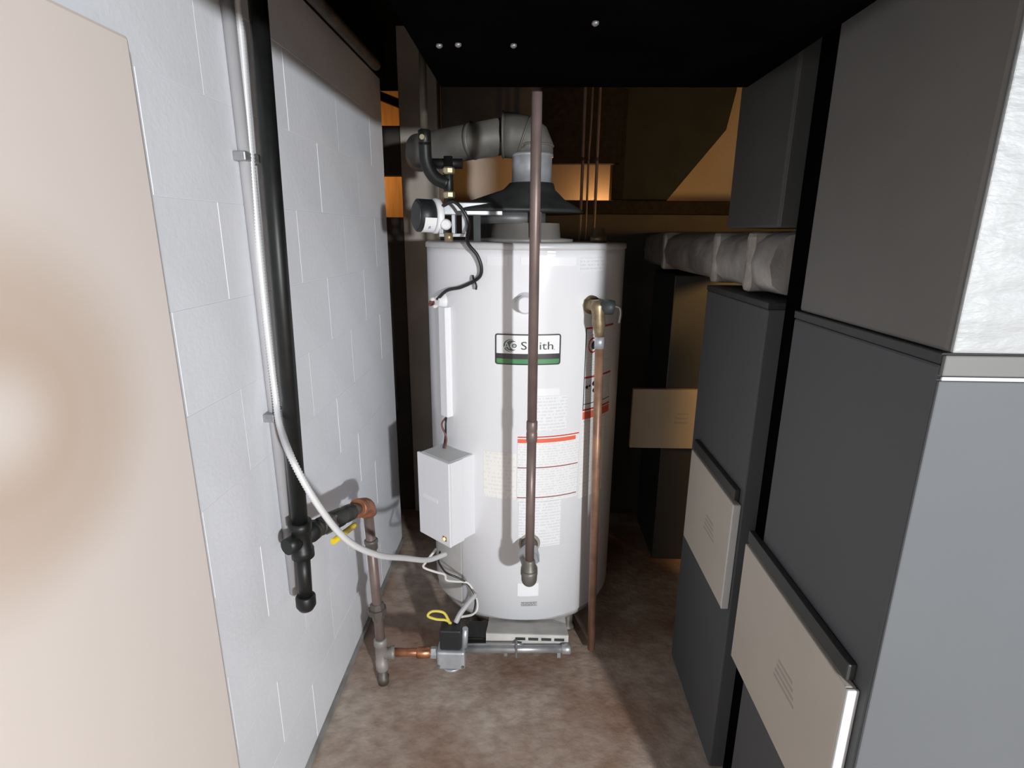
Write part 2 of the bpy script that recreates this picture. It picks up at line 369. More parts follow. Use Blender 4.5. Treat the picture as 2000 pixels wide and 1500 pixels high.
# ================================================================== WATER HEATER
TX, TY, TR = -.0147, 2.075, .355
TZ0, TZ1 = .125, 1.452
wh = thing('water_heater', (TX, TY, 0), 'tall white cylindrical gas water heater with stickers and pipes in front', 'water heater')
def cyl(az, r, z):
    a = math.radians(az); return Vector((TX + r*math.sin(a), TY - r*math.cos(a), z))
b = BM(); h = TZ1-TZ0
turned(b, (TX, TY, TZ0), (TX, TY, TZ1), [(0, TR-.006), (.003, TR), (.97, TR), (.985, TR)], 96); obj('jacket', b, JACKET, wh)
b = BM(); turned(b, (TX, TY, TZ1-.021), (TX, TY, TZ1), [(0, TR+.0005), (.1, TR+.004), (.75, TR+.004), (1, TR-.002), (1.0, .1)], 96); obj('top_rim', b, RIMW, wh)
b = BM(); turned(b, (TX, TY, .094), (TX, TY, .1248), [(0, TR-.035), (.2, TR-.012), (1, TR-.006)], 96); obj('base_ring', b, TANKBASE, wh)
for az in (-40, 40, 140, -140):
    p = cyl(az, TR-.07, 0); b = BM(); turned(b, (p.x, p.y, 0), (p.x, p.y, .0935), [(0, .03), (.1, .03), (.15, .02), (1, .022)], 12); obj('leg', b, IRON_G, wh)
# curved stickers
def patch(name, az0, az1, z0, z1, material, parent=None, off=.0006, th=.0008, shear=0.0):
    b = BM(); n = max(2, int(abs(az1-az0)/2)+1); uvl = b.loops.layers.uv.new('UVMap')
    def v(az, r, z): return b.verts.new(cyl(az, r, z))
    ro = TR+off+th; ri = TR+off-.0005; cols = []
    for i in range(n+1):
        az = az0+(az1-az0)*i/n
        cols.append((v(az, ro, z0), v(az, ro, z1), v(az, ri, z1), v(az, ri, z0), az))
    for a_, c_ in zip(cols, cols[1:]):
        for k in range(4):
            f = b.faces.new((a_[k], c_[k], c_[(k+1) % 4], a_[(k+1) % 4]))
            for lp in f.loops:
                az = c_[4] if lp.vert in c_[:4] else a_[4]
                lp[uvl].uv = (math.radians(az)*TR+1, lp.vert.co.z)
    b.faces.new(cols[0][:4]); b.faces.new(cols[-1][:4])
    return obj(name, b, material, parent if parent is not None else wh)
def rring(name, az0, az1, z0, z1, rad, wdt, material, parent, off):
    """rounded rectangular outline bent round the tank"""
    x0, x1 = math.radians(az0)*TR, math.radians(az1)*TR; out = []; inn = []
    for (cx, cz, a0) in ((x1-rad, z1-rad, 0), (x0+rad, z1-rad, 90), (x0+rad, z0+rad, 180), (x1-rad, z0+rad, 270)):
        for k in range(5):
            a = math.radians(a0+90*k/4); out.append((cx+rad*math.cos(a), cz+rad*math.sin(a)))
            inn.append((cx+(rad-wdt)*math.cos(a), cz+(rad-wdt)*math.sin(a)))
    def dens(l):
        o = []
        for p, q in zip(l, l[1:]+l[:1]):
            n = max(1, int(abs(q[0]-p[0])/.01)+1)
            o += [(p[0]+(q[0]-p[0])*k/n, p[1]+(q[1]-p[1])*k/n) for k in range(n)]
        return o
    # same subdivision on both loops
    O, I = [], []
    for i in range(len(out)):
        p, q = out[i], out[(i+1) % len(out)]; p2, q2 = inn[i], inn[(i+1) % len(inn)]
        n = max(1, int(abs(q[0]-p[0])/.012)+1)
        for k in range(n):
            O.append((p[0]+(q[0]-p[0])*k/n, p[1]+(q[1]-p[1])*k/n)); I.append((p2[0]+(q2[0]-p2[0])*k/n, p2[1]+(q2[1]-p2[1])*k/n))
    b = BM(); vo = [b.verts.new(cyl(math.degrees(x/TR), TR+off, z)) for x, z in O]; vi = [b.verts.new(cyl(math.degrees(x/TR), TR+off, z)) for x, z in I]
    for k in range(len(O)):
        j = (k+1) % len(O); b.faces.new((vo[k], vo[j], vi[j], vi[k]))
    return obj(name, b, material, parent)
def text_on_tank(name, s, az_left, z_base, height, material, parent, off, width=None):
    cu = bpy.data.curves.new('t', 'FONT'); cu.body = s; cu.size = 1.0; cu.resolution_u = 3
    to = bpy.data.objects.new('t', cu); COL.objects.link(to)
    dg = bpy.context.evaluated_depsgraph_get(); me = bpy.data.meshes.new_from_object(to.evaluated_get(dg))
    bpy.data.objects.remove(to); bpy.data.curves.remove(cu)
    xs = [v.co.x for v in me.vertices]; ys = [v.co.y for v in me.vertices]
    sc = height/.72; sx = sc if width is None else width/(max(xs)-min(xs))
    x0 = math.radians(az_left)*TR
    for v in me.vertices:
        x = x0 + (v.co.x-min(xs))*sx; v.co = cyl(math.degrees(x/TR), TR+off, z_base+v.co.y*sc)
    me.name = name
    return obj(name, me, material, parent)
def disc_on_tank(name, az, z, rx, rz, material, parent, off, inner=0.0):
    b = BM(); n = 32; x0 = math.radians(az)*TR
    vo = [b.verts.new(cyl(math.degrees((x0+rx*math.cos(2*math.pi*k/n))/TR), TR+off, z+rz*math.sin(2*math.pi*k/n))) for k in range(n)]
    if inner:
        vi = [b.verts.new(cyl(math.degrees((x0+rx*inner*math.cos(2*math.pi*k/n))/TR), TR+off, z+rz*inner*math.sin(2*math.pi*k/n))) for k in range(n)]
        for k in range(n): b.faces.new((vo[k], vo[(k+1) % n], vi[(k+1) % n], vi[k]))
    else:
        c = b.verts.new(cyl(az, TR+off, z))
        for k in range(n): b.faces.new((vo[k], vo[(k+1) % n], c))
    return obj(name, b, material, parent)
# brand badge: white field, dark band, green band, black rounded frame
st = patch('brand_sticker', -14.2, 19.0, 1.0785, 1.1735, STICK_W); st['label'] = 'white brand badge with dark and green bands'
patch('dark_band', -14.0, 18.8, 1.0955, 1.1125, BAND, st, off=.0012)
patch('green_band', -14.0, 18.8, 1.0795, 1.0955, GREEN, st, off=.0012)
rring('badge_frame', -14.5, 19.3, 1.0765, 1.1755, .008, .004, INK, st, .0032)
disc_on_tank('logo_disc', -6.6, 1.1385, .0225, .020, LOGO, st, .0024)
disc_on_tank('logo_swoosh', -6.0, 1.1385, .0215, .0185, STICK_W, st, .0027, inner=.90)
text_on_tank('logo_letter', 'A', -10.2, 1.1285, .0215, STICK_W, st, .0031, .0205)
disc_on_tank('logo_ring', -4.6, 1.1385, .0135, .0125, STICK_W, st, .0033, inner=.55)
disc_on_tank('logo_eye', -4.6, 1.1385, .0072, .0068, LOGO, st, .0036)
disc_on_tank('logo_pupil', -4.6, 1.1385, .0036, .0034, STICK_W, st, .0039, inner=.5)
text_on_tank('brand_name', 'Smith', -1.2, 1.1265, .026, INK, st, .0028, .102)
disc_on_tank('trademark_dot', 15.9, 1.1265, .0012, .0012, INK, st, .0028)
# other stickers
patch('rating_plate', 6, 24.2, .852, .972, FINE3)
patch('white_sticker', 6, 19.5, .975, .998, STICK_W)
p = patch('warning_label', -2.5, 32.5, .60, .838, FINE); p['label'] = 'white warning label with red bars'
patch('red_line', -2.4, 32.4, .8305, .8345, RED, p, .0012); patch('orange_bar', -2.4, 30.2, .812, .826, ORANGE, p, .0012)
patch('red_rule', -2.4, 32.2, .722, .7255, DKRED, p, .0012); patch('red_rule', -2.4, 32.0, .6125, .616, DKRED, p, .0012)
p2 = patch('energy_label', -21.5, -3.0, .607, .775, FINE2); p2['label'] = 'pale cream printed label'
patch('side_label', 34.0, 54.0, .585, .865, FINE2)
p = patch('hazard_label', 34.4, 58.0, .872, 1.188, FINE); p['label'] = 'tall hazard label with red bars'
patch('red_bar', 34.4, 58, 1.183, 1.188, RED, p, .0012); patch('red_bar', 34.4, 58, 1.018, 1.024, RED, p, .0012)
patch('red_bar', 34.4, 58, .906, .912, RED, p, .0012); patch('orange_bar', 34.4, 58, .876, .902, ORANGE, p, .0012)
patch('black_edge', 34.3, 34.7, .906, 1.188, INK, p, .0013); patch('black_rule', 34.4, 58, .928, .9305, INK, p, .0012)
disc_on_tank('prohibition_ring', 39.5, 1.128, .021, .026, RED, p, .0026, inner=.8)
disc_on_tank('pictogram', 40.0, 1.128, .010, .014, INK, p, .0028)
for (a, z, r) in ((36.4, .988, .006), (38.3, .991, .004), (41.5, .996, .008), (41.8, .972, .007)):
    disc_on_tank('pictogram', a, z, r, r, INK, p, .0026)
patch('instruction_label', -1.5, 22.5, .425, .598, FINE3)
patch('white_sticker', -1.5, 10.5, .228, .280, STICK_C); patch('serial_plate', 0.6, 9.8, .187, .203, print_mat('serial_print', (.28, .28, .29), (.62, .62, .62), 160, 45, .5))
patch('strip_label', -19, -8, 1.385, 1.412, STICK_C); patch('strip_label', -2, 7.5, 1.388, 1.412, STICK_C)
patch('strip_label', 11.4, 26.5, 1.386, 1.410, STICK_W); patch('strip_label', 29, 45, 1.365, 1.408, FINE3)
for k in range(2): patch('gloss_tab', 11.0, 15.2, 1.416+k*.008, 1.420+k*.009, STICK_W)
patch('access_panel', -64, -37, .135, .40, mat('dusty_access_panel', (.58, .565, .54), .5, var=.2, scale=9), off=.004, th=.003)
# wire cover on the left of the jacket
def radial_box(b, az, r0, r1, hw, z0, z1, bev=.002):
    a = math.radians(az)
    vs = box(b, -hw, hw, -r1, -r0, z0, z1, bev=bev)
    bmesh.ops.rotate(b, cent=(0, 0, 0), matrix=Matrix.Rotation(a, 3, 'Z'), verts=b.verts)
    bmesh.ops.translate(b, vec=(TX, TY, 0), verts=b.verts)
b = BM(); radial_box(b, -46, TR-.004, TR+.022, .019, .868, 1.245); obj('wire_cover', b, PLASTICW, wh)
b = BM(); sweep(b, curve_pts([cyl(-46, TR+.012, .875), cyl(-44, TR+.026, .845), cyl(-45, TR+.022, .81), cyl(-46.5, TR+.02, .775), cyl(-46, TR+.03, .745)], 6), .0035, 8); obj('lead_wire', b, WIRE_B, wh)
b = BM(); sweep(b, curve_pts([cyl(-45, TR+.012, .87), cyl(-47, TR+.028, .84), cyl(-44.5, TR+.024, .80), cyl(-45, TR+.022, .77), cyl(-45, TR+.03, .745)], 6), .0035, 8); obj('lead_wire', b, WIRE_R, wh)
# white threaded plug in front
c0, c1 = cyl(.6, TR-.002, 1.272), cyl(.6, TR+.05, 1.272)
b = BM(); turned(b, c0, c1, [(0, .034), (.08, .034), (.12, .026), (.9, .026), (1, .022)], 28); obj('plug', b, JACKET, wh)
# temperature probe fitting
b = BM(); turned(b, cyl(-50, TR-.002, 1.262), cyl(-50, TR+.022, 1.262), [(0, .028), (.2, .028), (.4, .02), (1, .016)], 20); pf = obj('probe_fitting', b, PLASTICW, wh)
for k, (da, dz, mm) in enumerate(((-4, .0, WIRE_R), (-6, -.008, WIRE_R), (2, -.012, WIRE_W), (-2, .010, WIRE_W))):
    b = BM(); turned(b, cyl(-52+da*.6, TR+.016, 1.258+dz), cyl(-52+da*.6, TR+.034, 1.256+dz), [(0, .006), (.6, .007), (1, .004)], 8); obj('wire_nut', b, mm, pf)
# control box
BA = math.radians(-40.16); br = Vector((math.sin(BA), -math.cos(BA), 0)); bt = Vector((math.cos(BA), math.sin(BA), 0)); bc = Vector((TX, TY, 0))
def cbox(b, r0, r1, t0, t1, z0, z1, bev=.003):
    box(b, t0, t1, -r1, -r0, z0, z1, bev=bev)
    bmesh.ops.rotate(b, cent=(0, 0, 0), matrix=Matrix.Rotation(BA, 3, 'Z'), verts=b.verts)
    bmesh.ops.translate(b, vec=(TX, TY, 0), verts=b.verts)
b = BM(); cbox(b, .33, .455, -.077, .077, .449, .7515); cb = obj('control_box', b, BOXW, wh); cb['label'] = 'white metal control box'
b = BM(); cbox(b, .4555, .4655, -.081, .081, .446, .7535, .0025); obj('cover', b, BOXW, cb)
b = BM(); cbox(b, .40, .4550, .0772, .081, .448, .7525, .001); obj('cover_flange', b, BOXW, cb)
b = BM(); cbox(b, .345, .450, -.070, .070, .7516, .7530, .0005); obj('top_plate', b, mat('box_top_dusty', (.62, .62, .61), .6, var=.15), cb)
b = BM(); cbox(b, .4650, .4662, -.055, .022, .592, .606, .0004); obj('embossed_strip', b, STICK_W, cb)
b = BM(); cbox(b, .4652, .4668, .044, .062, .463, .480, .0008); il = obj('indicator_light', b, mat('led_bezel', (.12, .03, .02), .4), cb)
b = BM(); p = bc + br*.4669 + bt*.053 + Vector((0, 0, .4715)); turned(b, p-br*.001, p+br*.004, [(0, .006), (.6, .0055), (1, .003)], 14); obj('lens', b, LED, il)
# burner tray under the tank
b = BM(); tm = mat('dusty_white_tray', (.60, .58, .55), .5, var=.25, scale=14)
q = [(1.60, .168), (1.60, .162), (1.715, .104), (2.25, .086), (2.25, .0925), (1.72, .118)]
va = [b.verts.new((-.128, y, z)) for y, z in q]; vb = [b.verts.new((.152, y, z)) for y, z in q]
b.faces.new(va); b.faces.new(vb[::-1])
for k in range(6): b.faces.new((va[k], vb[k], vb[(k+1) % 6], va[(k+1) % 6]))
bt_ = obj('burner_tray', b, tm, wh)
b = BM(); box(b, -.128, .152, 1.595, 1.602, .105, .168, bev=.001); obj('front_lip', b, tm, bt_)
for k in range(4):
    x = -.028+k*.044; b = BM(); box(b, x, x+.034, 1.5935, 1.5955, .146, .157, bev=.001); obj('air_slot', b, INK, bt_)
b = BM(); box(b, -.20, -.13, 1.63, 1.72, .06, .12, bev=.004); obj('burner_cover', b, IRON, wh)
# draft hood and damper collar on top
b = BM(); turned(b, (TX, TY, TZ1), (TX, TY, 1.515), [(0, .17), (.15, .17), (.2, .125), (1, .12)], 48); obj('flue_collar', b, mat('pale_collar', (.36, .335, .31), .5, .2, var=.3), wh)
b = BM(); hc = Vector((-.075, TY, 0)); rings = []
for (cx, rr_, z) in ((-.075, .262, 1.548), (-.075, .262, 1.556), (-.072, .256, 1.560), (-.04, .165, 1.592), (-.005, .092, 1.628), (.003, .078, 1.650)):
    rings.append([b.verts.new((cx+rr_*math.cos(2*math.pi*k/48), TY+rr_*math.sin(2*math.pi*k/48), z)) for k in range(48)])
for a_, c_ in zip(rings, rings[1:]):
    for k in range(48): b.faces.new((a_[k], a_[(k+1) % 48], c_[(k+1) % 48], c_[k])).smooth = True
b.faces.new(rings[0]); b.faces.new(rings[-1]); obj('draft_hood', b, HOOD, wh)
b = BM(); turned(b, (hc.x, hc.y, 1.512), (hc.x, hc.y, 1.548), [(0, .13), (1, .13)], 40); obj('hood_throat', b, mat('grey_throat', (.20, .20, .20), .5, .4, var=.3), wh)
for az in (-30, 30, 150, -150):
    p = hc + Vector((math.sin(math.radians(az))*.20, -math.cos(math.radians(az))*.20, 0))
    b = BM(); box(b, p.x-.012, p.x+.012, p.y-.003, p.y+.003, 1.452, 1.55, bev=.001); obj('hood_leg', b, HOOD, wh)
# damper motor: black cylinder, grey body, bracket
ax = Vector((-.86, -.50, .02)).normalized(); m0 = Vector((-.355, 1.80, 1.532))
b = BM(); turned(b, m0, m0-ax*.052, [(0, .045), (.05, .050), (.95, .050), (1, .047)], 32); dm = obj('damper_motor', b, BLACKP, wh); dm['label'] = 'black round damper motor'
b = BM(); turned(b, m0+ax*.004, m0+ax*.0001, [(0, .040), (1, .046)], 32); obj('motor_cap', b, DARKP, dm)
b = BM(); turned(b, m0-ax*.0522, m0-ax*.076, [(0, .046), (.2, .054), (.8, .054), (1, .048)], 32); obj('motor_flange', b, PLASTICW, dm)
# rating sticker on the motor barrel
b = BM(); u = ax.orthogonal().normalized(); e1 = Vector((0, 0, 1))-ax*ax.z; e1.normalize(); e2 = ax.cross(e1)
if e2.y > 0: e2 = -e2
prev = None
for k in range(9):
    a = math.radians(8 + k*10); n = (e2*math.cos(a) - e1*math.sin(a))*.0506
    pa = m0 - ax*.012 + n; pb = m0 - ax*.050 + n
    cur = (b.verts.new(pa), b.verts.new(pb), b.verts.new(pb-n*.02), b.verts.new(pa-n*.02))
    if prev:
        for j in range(4): b.faces.new((prev[j], prev[(j+1) % 4], cur[(j+1) % 4], cur[j]))
    else: b.faces.new(cur)
    prev = cur
b.faces.new(prev); mst = obj('motor_sticker', b, STICK_W, dm)
a = math.radians(45); n = (e2*math.cos(a)-e1*math.sin(a))
for k, (du, dv) in enumerate(((.0, .0), (.0, .004))):
    p = m0-ax*(.028+dv)+n*.0511; tt = ax.cross(n)
    b = BM(); q = [p-tt*.005-ax*.0010, p+tt*.005-ax*.0010, p+tt*.005+ax*.0010, p-tt*.005+ax*.0010]
    vs = [b.verts.new(x) for x in q]; vs2 = [b.verts.new(x-n*.0006) for x in q]
    b.faces.new(vs); b.faces.new(vs2)
    for j in range(4): b.faces.new((vs[j], vs[(j+1) % 4], vs2[(j+1) % 4], vs2[j]))
    obj('printed_mark', b, mat('blue_ink', (.08, .12, .30), .5), mst)
b = BM(); box(b, -.30, -.09, 1.86, 1.90, 1.535, 1.575, bev=.003, rot=Matrix.Rotation(.12, 3, 'Z'), piv=Vector((-.2, 1.88, 1.55))); obj('damper_arm', b, GALV, wh)
for (x0, x1, z0, z1) in ((-.285, -.20, 1.468, 1.478), (-.285, -.272, 1.478, 1.548), (-.213, -.20, 1.478, 1.548), (-.245, -.235, 1.478, 1.535)):
    b = BM(); box(b, x0, x1, 1.80, 1.84, z0, z1, bev=.001); obj('bracket', b, ALU, wh)
b = BM(); turned(b, (-.262, 1.80, 1.505), (-.262, 1.78, 1.505), [(0, .017), (.5, .017), (1, .012)], 18); obj('bracket_bushing', b, PLASTICW, wh)
b = BM(); turned(b, (-.255, 1.80, 1.453), (-.255, 1.80, 1.480), [(0, .014), (1, .014)], 14); obj('brass_nipple', b, BRASS, wh)
b = BM(); turned(b, (.235, 1.98, TZ1), (.235, 1.98, 1.50), [(0, .028), (.4, .028), (.45, .022), (1, .022)], 18); obj('top_fitting', b, BRASS, wh)
# black damper lead curving down the jacket
b = BM(); sweep(b, curve_pts([(-.272, 1.80, 1.56), (-.235, 1.78, 1.572), (-.205, 1.775, 1.545), (-.188, 1.775, 1.505), cyl(-26.5, TR+.035, 1.455), cyl(-22, TR+.028, 1.415), cyl(-20.5, TR+.02, 1.375), cyl(-23, TR+.012, 1.345), cyl(-33, TR+.01, 1.315), cyl(-43, TR+.012, 1.300), cyl(-50, TR+.02, 1.268)], 8), .0055, 10); lead = obj('damper_lead', b, WIRE_B, wh)
b = BM(); sweep(b, curve_pts([cyl(-26, TR+.010, 1.352), cyl(-24.5, TR+.022, 1.342), cyl(-23.0, TR+.024, 1.325), cyl(-23.6, TR+.018, 1.312)], 5), .0035, 8); obj('cable_tie', b, WIRE_B, lead)
# ================================================================== PIPES AT THE HEATER
PX, PY, PR = .0145, 1.512, .0138
t = thing('water_pipe', (PX, PY, .30), 'long brown copper water pipe dropping from overhead in front of the heater', 'pipe')
b = BM(); sweep(b, [(PX-.004, PY, 2.13), (PX, PY, .955)], PR, 24); obj('pipe', b, COPPER_D, t)
b = BM(); turned(b, (PX, PY, .898), (PX, PY, .962), [(0, PR+.0005), (.02, PR+.0022), (.4, PR+.0022), (.42, PR+.0016), (.55, PR+.0016), (.57, PR+.0022), (.96, PR+.0022), (1, PR)], 24); obj('coupling', b, COPPER_D, t)
b = BM(); sweep(b, [(PX, PY, .902), (PX, PY, .49)], PR, 24); obj('pipe', b, COPPER_D, t)
b = BM(); turned(b, (PX, PY, .462), (PX, PY, .512), [(0, .0215), (.35, .0215), (.4, .0185), (.85, .0178), (1, .015)], 24); obj('sleeve', b, BRONZE, t)
b = BM(); pts = [(PX, PY, .474)] + elbow_pts((PX, PY, .462), (PX, PY, .424), (PX, PY+.045, .428), 8) + [(PX, PY+.06, .430)]
sweep(b, pts, [.0235]*2 + [.0245]*7 + [.0235]*2, 24); el = obj('elbow', b, BRONZE, t)
b = BM(); turned(b, (PX, PY+.05, .429), (PX, PY+.072, .431), [(0, .0275), (1, .0275)], 20); obj('bead', b, BRONZE, el)
b = BM(); sweep(b, [(PX, PY+.06, .430), (PX, PY+.12, .440)], .018, 16); obj('nipple', b, BRONZE, t)
b = BM(); turned(b, (PX, PY+.105, .441), (PX, PY+.150, .446), [(0, .032), (.1, .0355), (.9, .0355), (1, .032)], 6); obj('union_nut', b, ALU, t)
b = BM(); turned(b, (PX, PY+.145, .445), (PX, PY+.212, .440), [(0, .024), (.6, .024), (1, .034)], 20); obj('spud', b, BRONZE, t)
b = BM(); turned(b, (PX, TY-TR-.006, .440), (PX, TY-TR+.004, .440), [(0, .036), (1, .038)], 24); obj('escutcheon', b, mat('stained_plate', (.50, .45, .38), .5, var=.3), t)
# relief valve and discharge pipe
t = thing('relief_valve', (.245, 1.72, 0), 'brass relief valve with copper discharge pipe on the right of the heater', 'valve')
n0 = cyl(37, TR-.002, 1.262); n1 = Vector((.216, 1.722, 1.262))
b = BM(); turned(b, n0, n1, [(0, .030), (.15, .030), (.2, .018), (1, .018)], 18); obj('nipple', b, BRASS, t)
b = BM(); turned(b, (.221, 1.715, 1.165), (.211, 1.715, 1.285), [(0, .013), (.2, .016), (.4, .021), (.6, .019), (.85, .024), (1, .017)], 20); obj('valve_body', b, BRASS, t)
b = BM(); turned(b, (.213, 1.715, 1.268), (.262, 1.712, 1.262), [(0, .022), (.4, .021), (.42, .024), (.95, .022), (1, .018)], 20); obj('cap', b, mat('dark_valve_cap', (.05, .06, .06), .5), t)
b = BM(); sweep(b, curve_pts([(.262, 1.712, 1.268), (.278, 1.71, 1.262), (.282, 1.71, 1.245), (.279, 1.71, 1.215)], 5), .0045, 8); obj('test_lever', b, GALV, t)
b = BM(); sweep(b, [(.222, 1.715, 1.168), (.232, 1.715, .70), (.247, 1.712, .02)], .0135, 20); obj('discharge_pipe', b, mat('brown_copper', (.36, .20, .125), .42, .3, var=.4, scale=16), t)
b = BM(); turned(b, (.2215, 1.715, 1.172), (.2225, 1.715, 1.135), [(0, .0155), (1, .0155)], 18); obj('solder_joint', b, ALU, t)
# ================================================================== FLUE
t = thing('flue_pipe', (-.02, TY, 1.650), 'grey galvanised flue elbow and pipe above the draft hood', 'flue')
b = BM(); turned(b, (.003, TY, 1.640), (.003, TY, 1.745), [(0, .073), (.1, .073), (.12, .070), (.9, .070), (.92, .074), (1, .074)], 36); obj('collar', b, mat('bright_galvanised', (.55, .58, .60), .35, .5, var=.25, scale=18), t)
b = BM(); pts = [Vector((.003, TY, 1.742))] + [Vector((.003-.115+.115*math.cos(a), TY, 1.745+.055*math.sin(a))) for a in [math.radians(x) for x in range(0, 91, 15)]]
# gored elbow
R0 = .100
pts = [Vector((.003-R0+R0*math.cos(math.radians(x)), TY, 1.742+R0*.30+R0*.35*math.sin(math.radians(x)))) for x in range(0, 91, 18)]
sweep(b, [Vector((.003, TY, 1.742))]+pts, .073, 32)
obj('elbow', b, FLUE, t)
for x in (0, 45, 90):
    p = Vector((.003-R0+R0*math.cos(math.radians(x)), TY, 1.742+R0*.30+R0*.35*math.sin(math.radians(x))))
    d_ = Vector((-math.sin(math.radians(x))*R0, 0, math.cos(math.radians(x))*R0*.35)).normalized()
    b = BM(); turned(b, p-d_*.004, p+d_*.004, [(0, .074), (.5, .0765), (1, .074)], 32); obj('seam_ring', b, FLUE, t)
b = BM(); sweep(b, [(-.085, TY, 1.806), (-.42, TY+.15, 1.775), (-.45, TY+.33, 1.78)], .060, 28); obj('horizontal_pipe', b, FLUE, t)
b = BM(); turned(b, (-.20, TY+.05, 1.797), (-.215, TY+.057, 1.796), [(0, .061), (.5, .064), (1, .061)], 28); obj('seam_ring', b, FLUE, t)
# black overhead pipe with brass union beside the flue
t = thing('overhead_gas_pipe', (-.37, 1.93, 1.56), 'black iron pipe hooking down beside the flue with brass fittings', 'pipe')
gx = -.345
b = BM(); sweep(b, [(gx+.002, 1.93, 2.13), (gx, 1.93, 1.79)], .012, 14); obj('pipe', b, mat('greenish_pipe', (.10, .09, .065), .5, .3, var=.3), t)
b = BM(); turned(b, (gx, 1.93, 1.755), (gx, 1.93, 1.80), [(0, .018), (.1, .021), (.9, .021), (1, .016)], 14); obj('fitting', b, IRON, t)
b = BM(); sweep(b, curve_pts([(gx, 1.93, 1.76), (gx+.004, 1.93, 1.70), (gx+.03, 1.93, 1.655), (gx+.075, 1.93, 1.635)], 6), .021, 16); obj('elbow', b, IRON, t)
b = BM(); sweep(b, [(gx+.075, 1.93, 1.72), (gx+.076, 1.93, 1.565)], .015, 14); obj('drop_pipe', b, IRON, t)
for z in (1.665, 1.59):
    b = BM(); turned(b, (gx+.0755, 1.93, z), (gx+.0755, 1.93, z+.022), [(0, .017), (.2, .020), (.8, .020), (1, .017)], 8); obj('brass_union', b, mat('bright_brass', (.62, .55, .35), .3, .8), t)
b = BM(); turned(b, (gx-.004, 1.905, 1.775), (gx-.004, 1.917, 1.775), [(0, .008), (1, .010)], 10); obj('brass_plug', b, MATS['bright_brass'], t)
b = BM(); sweep(b, [(gx+.005, 1.95, 1.70), (gx+.12, 1.95, 1.70)], .016, 14); obj('cross_pipe', b, IRON, t)
# thin copper lines in front of the warm glow
for i, (x, r, top, lab) in enumerate(((.212, .0065, 2.02, 'leftmost thin dark copper line behind the heater'), (.236, .0045, 1.97, 'middle thin copper line behind the heater'), (.271, .0065, 1.96, 'rightmost thin dark copper line behind the heater'))):
    b = BM(); sweep(b, curve_pts([(x+.006*(i == 1), 2.45, 2.13), (x+.004*(i == 1), 2.45, 1.90), (x+.0, 2.45, 1.78), (x, 2.45, 1.60), (x, 2.45, .0)], 6), r, 10)
    single('copper_line', b, COPPER_D, lab, 'pipe', 'thin copper lines behind the heater')
# ================================================================== LEFT WALL: GAS MAIN, CONDUIT, CABLE
GX = -.545
t = thing('gas_main', (GX, 1.18, .55), 'black iron gas pipe running down the white block wall', 'pipe')
top, bot = Vector((GX, 1.248, 2.07)), Vector((GX, 1.193, .80))
b = BM(); sweep(b, [top, bot], .0185, 20); obj('pipe', b, IRON, t)
tee = Vector((GX, 1.192, .757))
b = BM(); turned(b, tee+Vector((0, 0, .048)), tee-Vector((0, 0, .048)), [(0, .024), (0, .027), (.22, .027), (.25, .024), (.75, .024), (.78, .027), (1, .027)], 20); te = obj('tee', b, IRON, t)
b = BM(); turned(b, tee, tee+Vector((.010, .052, -.004)), [(0, .023), (.6, .023), (.65, .027), (1, .027)], 18); obj('tee_branch', b, IRON, te)
b = BM(); turned(b, tee, tee+Vector((-.02, -.040, 0)), [(0, .020), (.6, .021), (1, .020)], 14); obj('tee_plug', b, IRON, te)
b = BM(); sweep(b, [tee-Vector((0, 0, .04)), tee-Vector((0, .010, .165))], .0165, 18); obj('drip_leg', b, IRON, t)
b = BM(); turned(b, tee-Vector((0, .010, .150)), tee-Vector((0, .012, .190)), [(0, .021), (.1, .024), (.7, .024), (1, .017)], 18); obj('cap', b, IRON, t)
# branch: valve, copper elbow, riser, tee and drop to the burner
RX, RY = -.488, 1.545
t = thing('gas_branch', (RX, RY, .02), 'gas branch pipe with yellow handled valve dropping to the floor beside the heater', 'pipe')
s0 = tee+Vector((.010, .050, -.004)); s1 = Vector((RX-.004, RY-.02, .675)); dv = (s1-s0)
P = lambda k: s0+dv*k
b = BM(); sweep(b, [P(-.02), P(.16)], .0165, 16); obj('nipple', b, IRON_G, t)
b = BM(); turned(b, P(.10), P(.70), [(0, .020), (.02, .024), (.15, .024), (.18, .019), (.30, .026), (.62, .026), (.75, .021), (.8, .0245), (.98, .0245), (1, .02)], 20); vb_ = obj('valve_body', b, mat('dark_olive_iron', (.045, .045, .038), .5, .2, var=.3), t)
b = BM(); turned(b, P(.18), P(.30), [(0, .025), (.1, .0275), (.9, .0275), (1, .025)], 6); obj('hex_nut', b, mat('grey_brown_nut', (.22, .19, .17), .45, .4, var=.3), vb_)
hp = P(.62)+Vector((.026, -.014, -.026)); hq = P(.16)+Vector((.028, -.012, -.040)); hd = (hq-hp)
b = BM(); sweep(b, [hp, hp+hd*.1, hp+hd*.6, hq], [.006, .008, .009, .008], 10); obj('handle', b, YELLOW, t)
b = BM(); sweep(b, [P(.66), P(.93)], .017, 16); obj('nipple', b, IRON_G, t)
b = BM(); pts = [P(.86)] + elbow_pts(P(.93), Vector((RX, RY, .672)), Vector((RX, RY, .635)), 7)
sweep(b, pts, .0255, 18); obj('elbow', b, COPPER_O, t)
b = BM(); turned(b, P(.84), P(.90), [(0, .026), (.1, .029), (.9, .029), (1, .026)], 18); obj('elbow_bead', b, COPPER_O, t)
b = BM(); sweep(b, [(RX, RY, .64), (RX+.015, RY, .10)], .0155, 18); obj('riser', b, COPPER_D, t)
b = BM(); turned(b, (RX+.003, RY, .548), (RX+.004, RY, .515), [(0, .018), (.1, .0215), (.35, .0215), (.4, .019), (1, .019)], 16); obj('coupling', b, IRON_G, t)
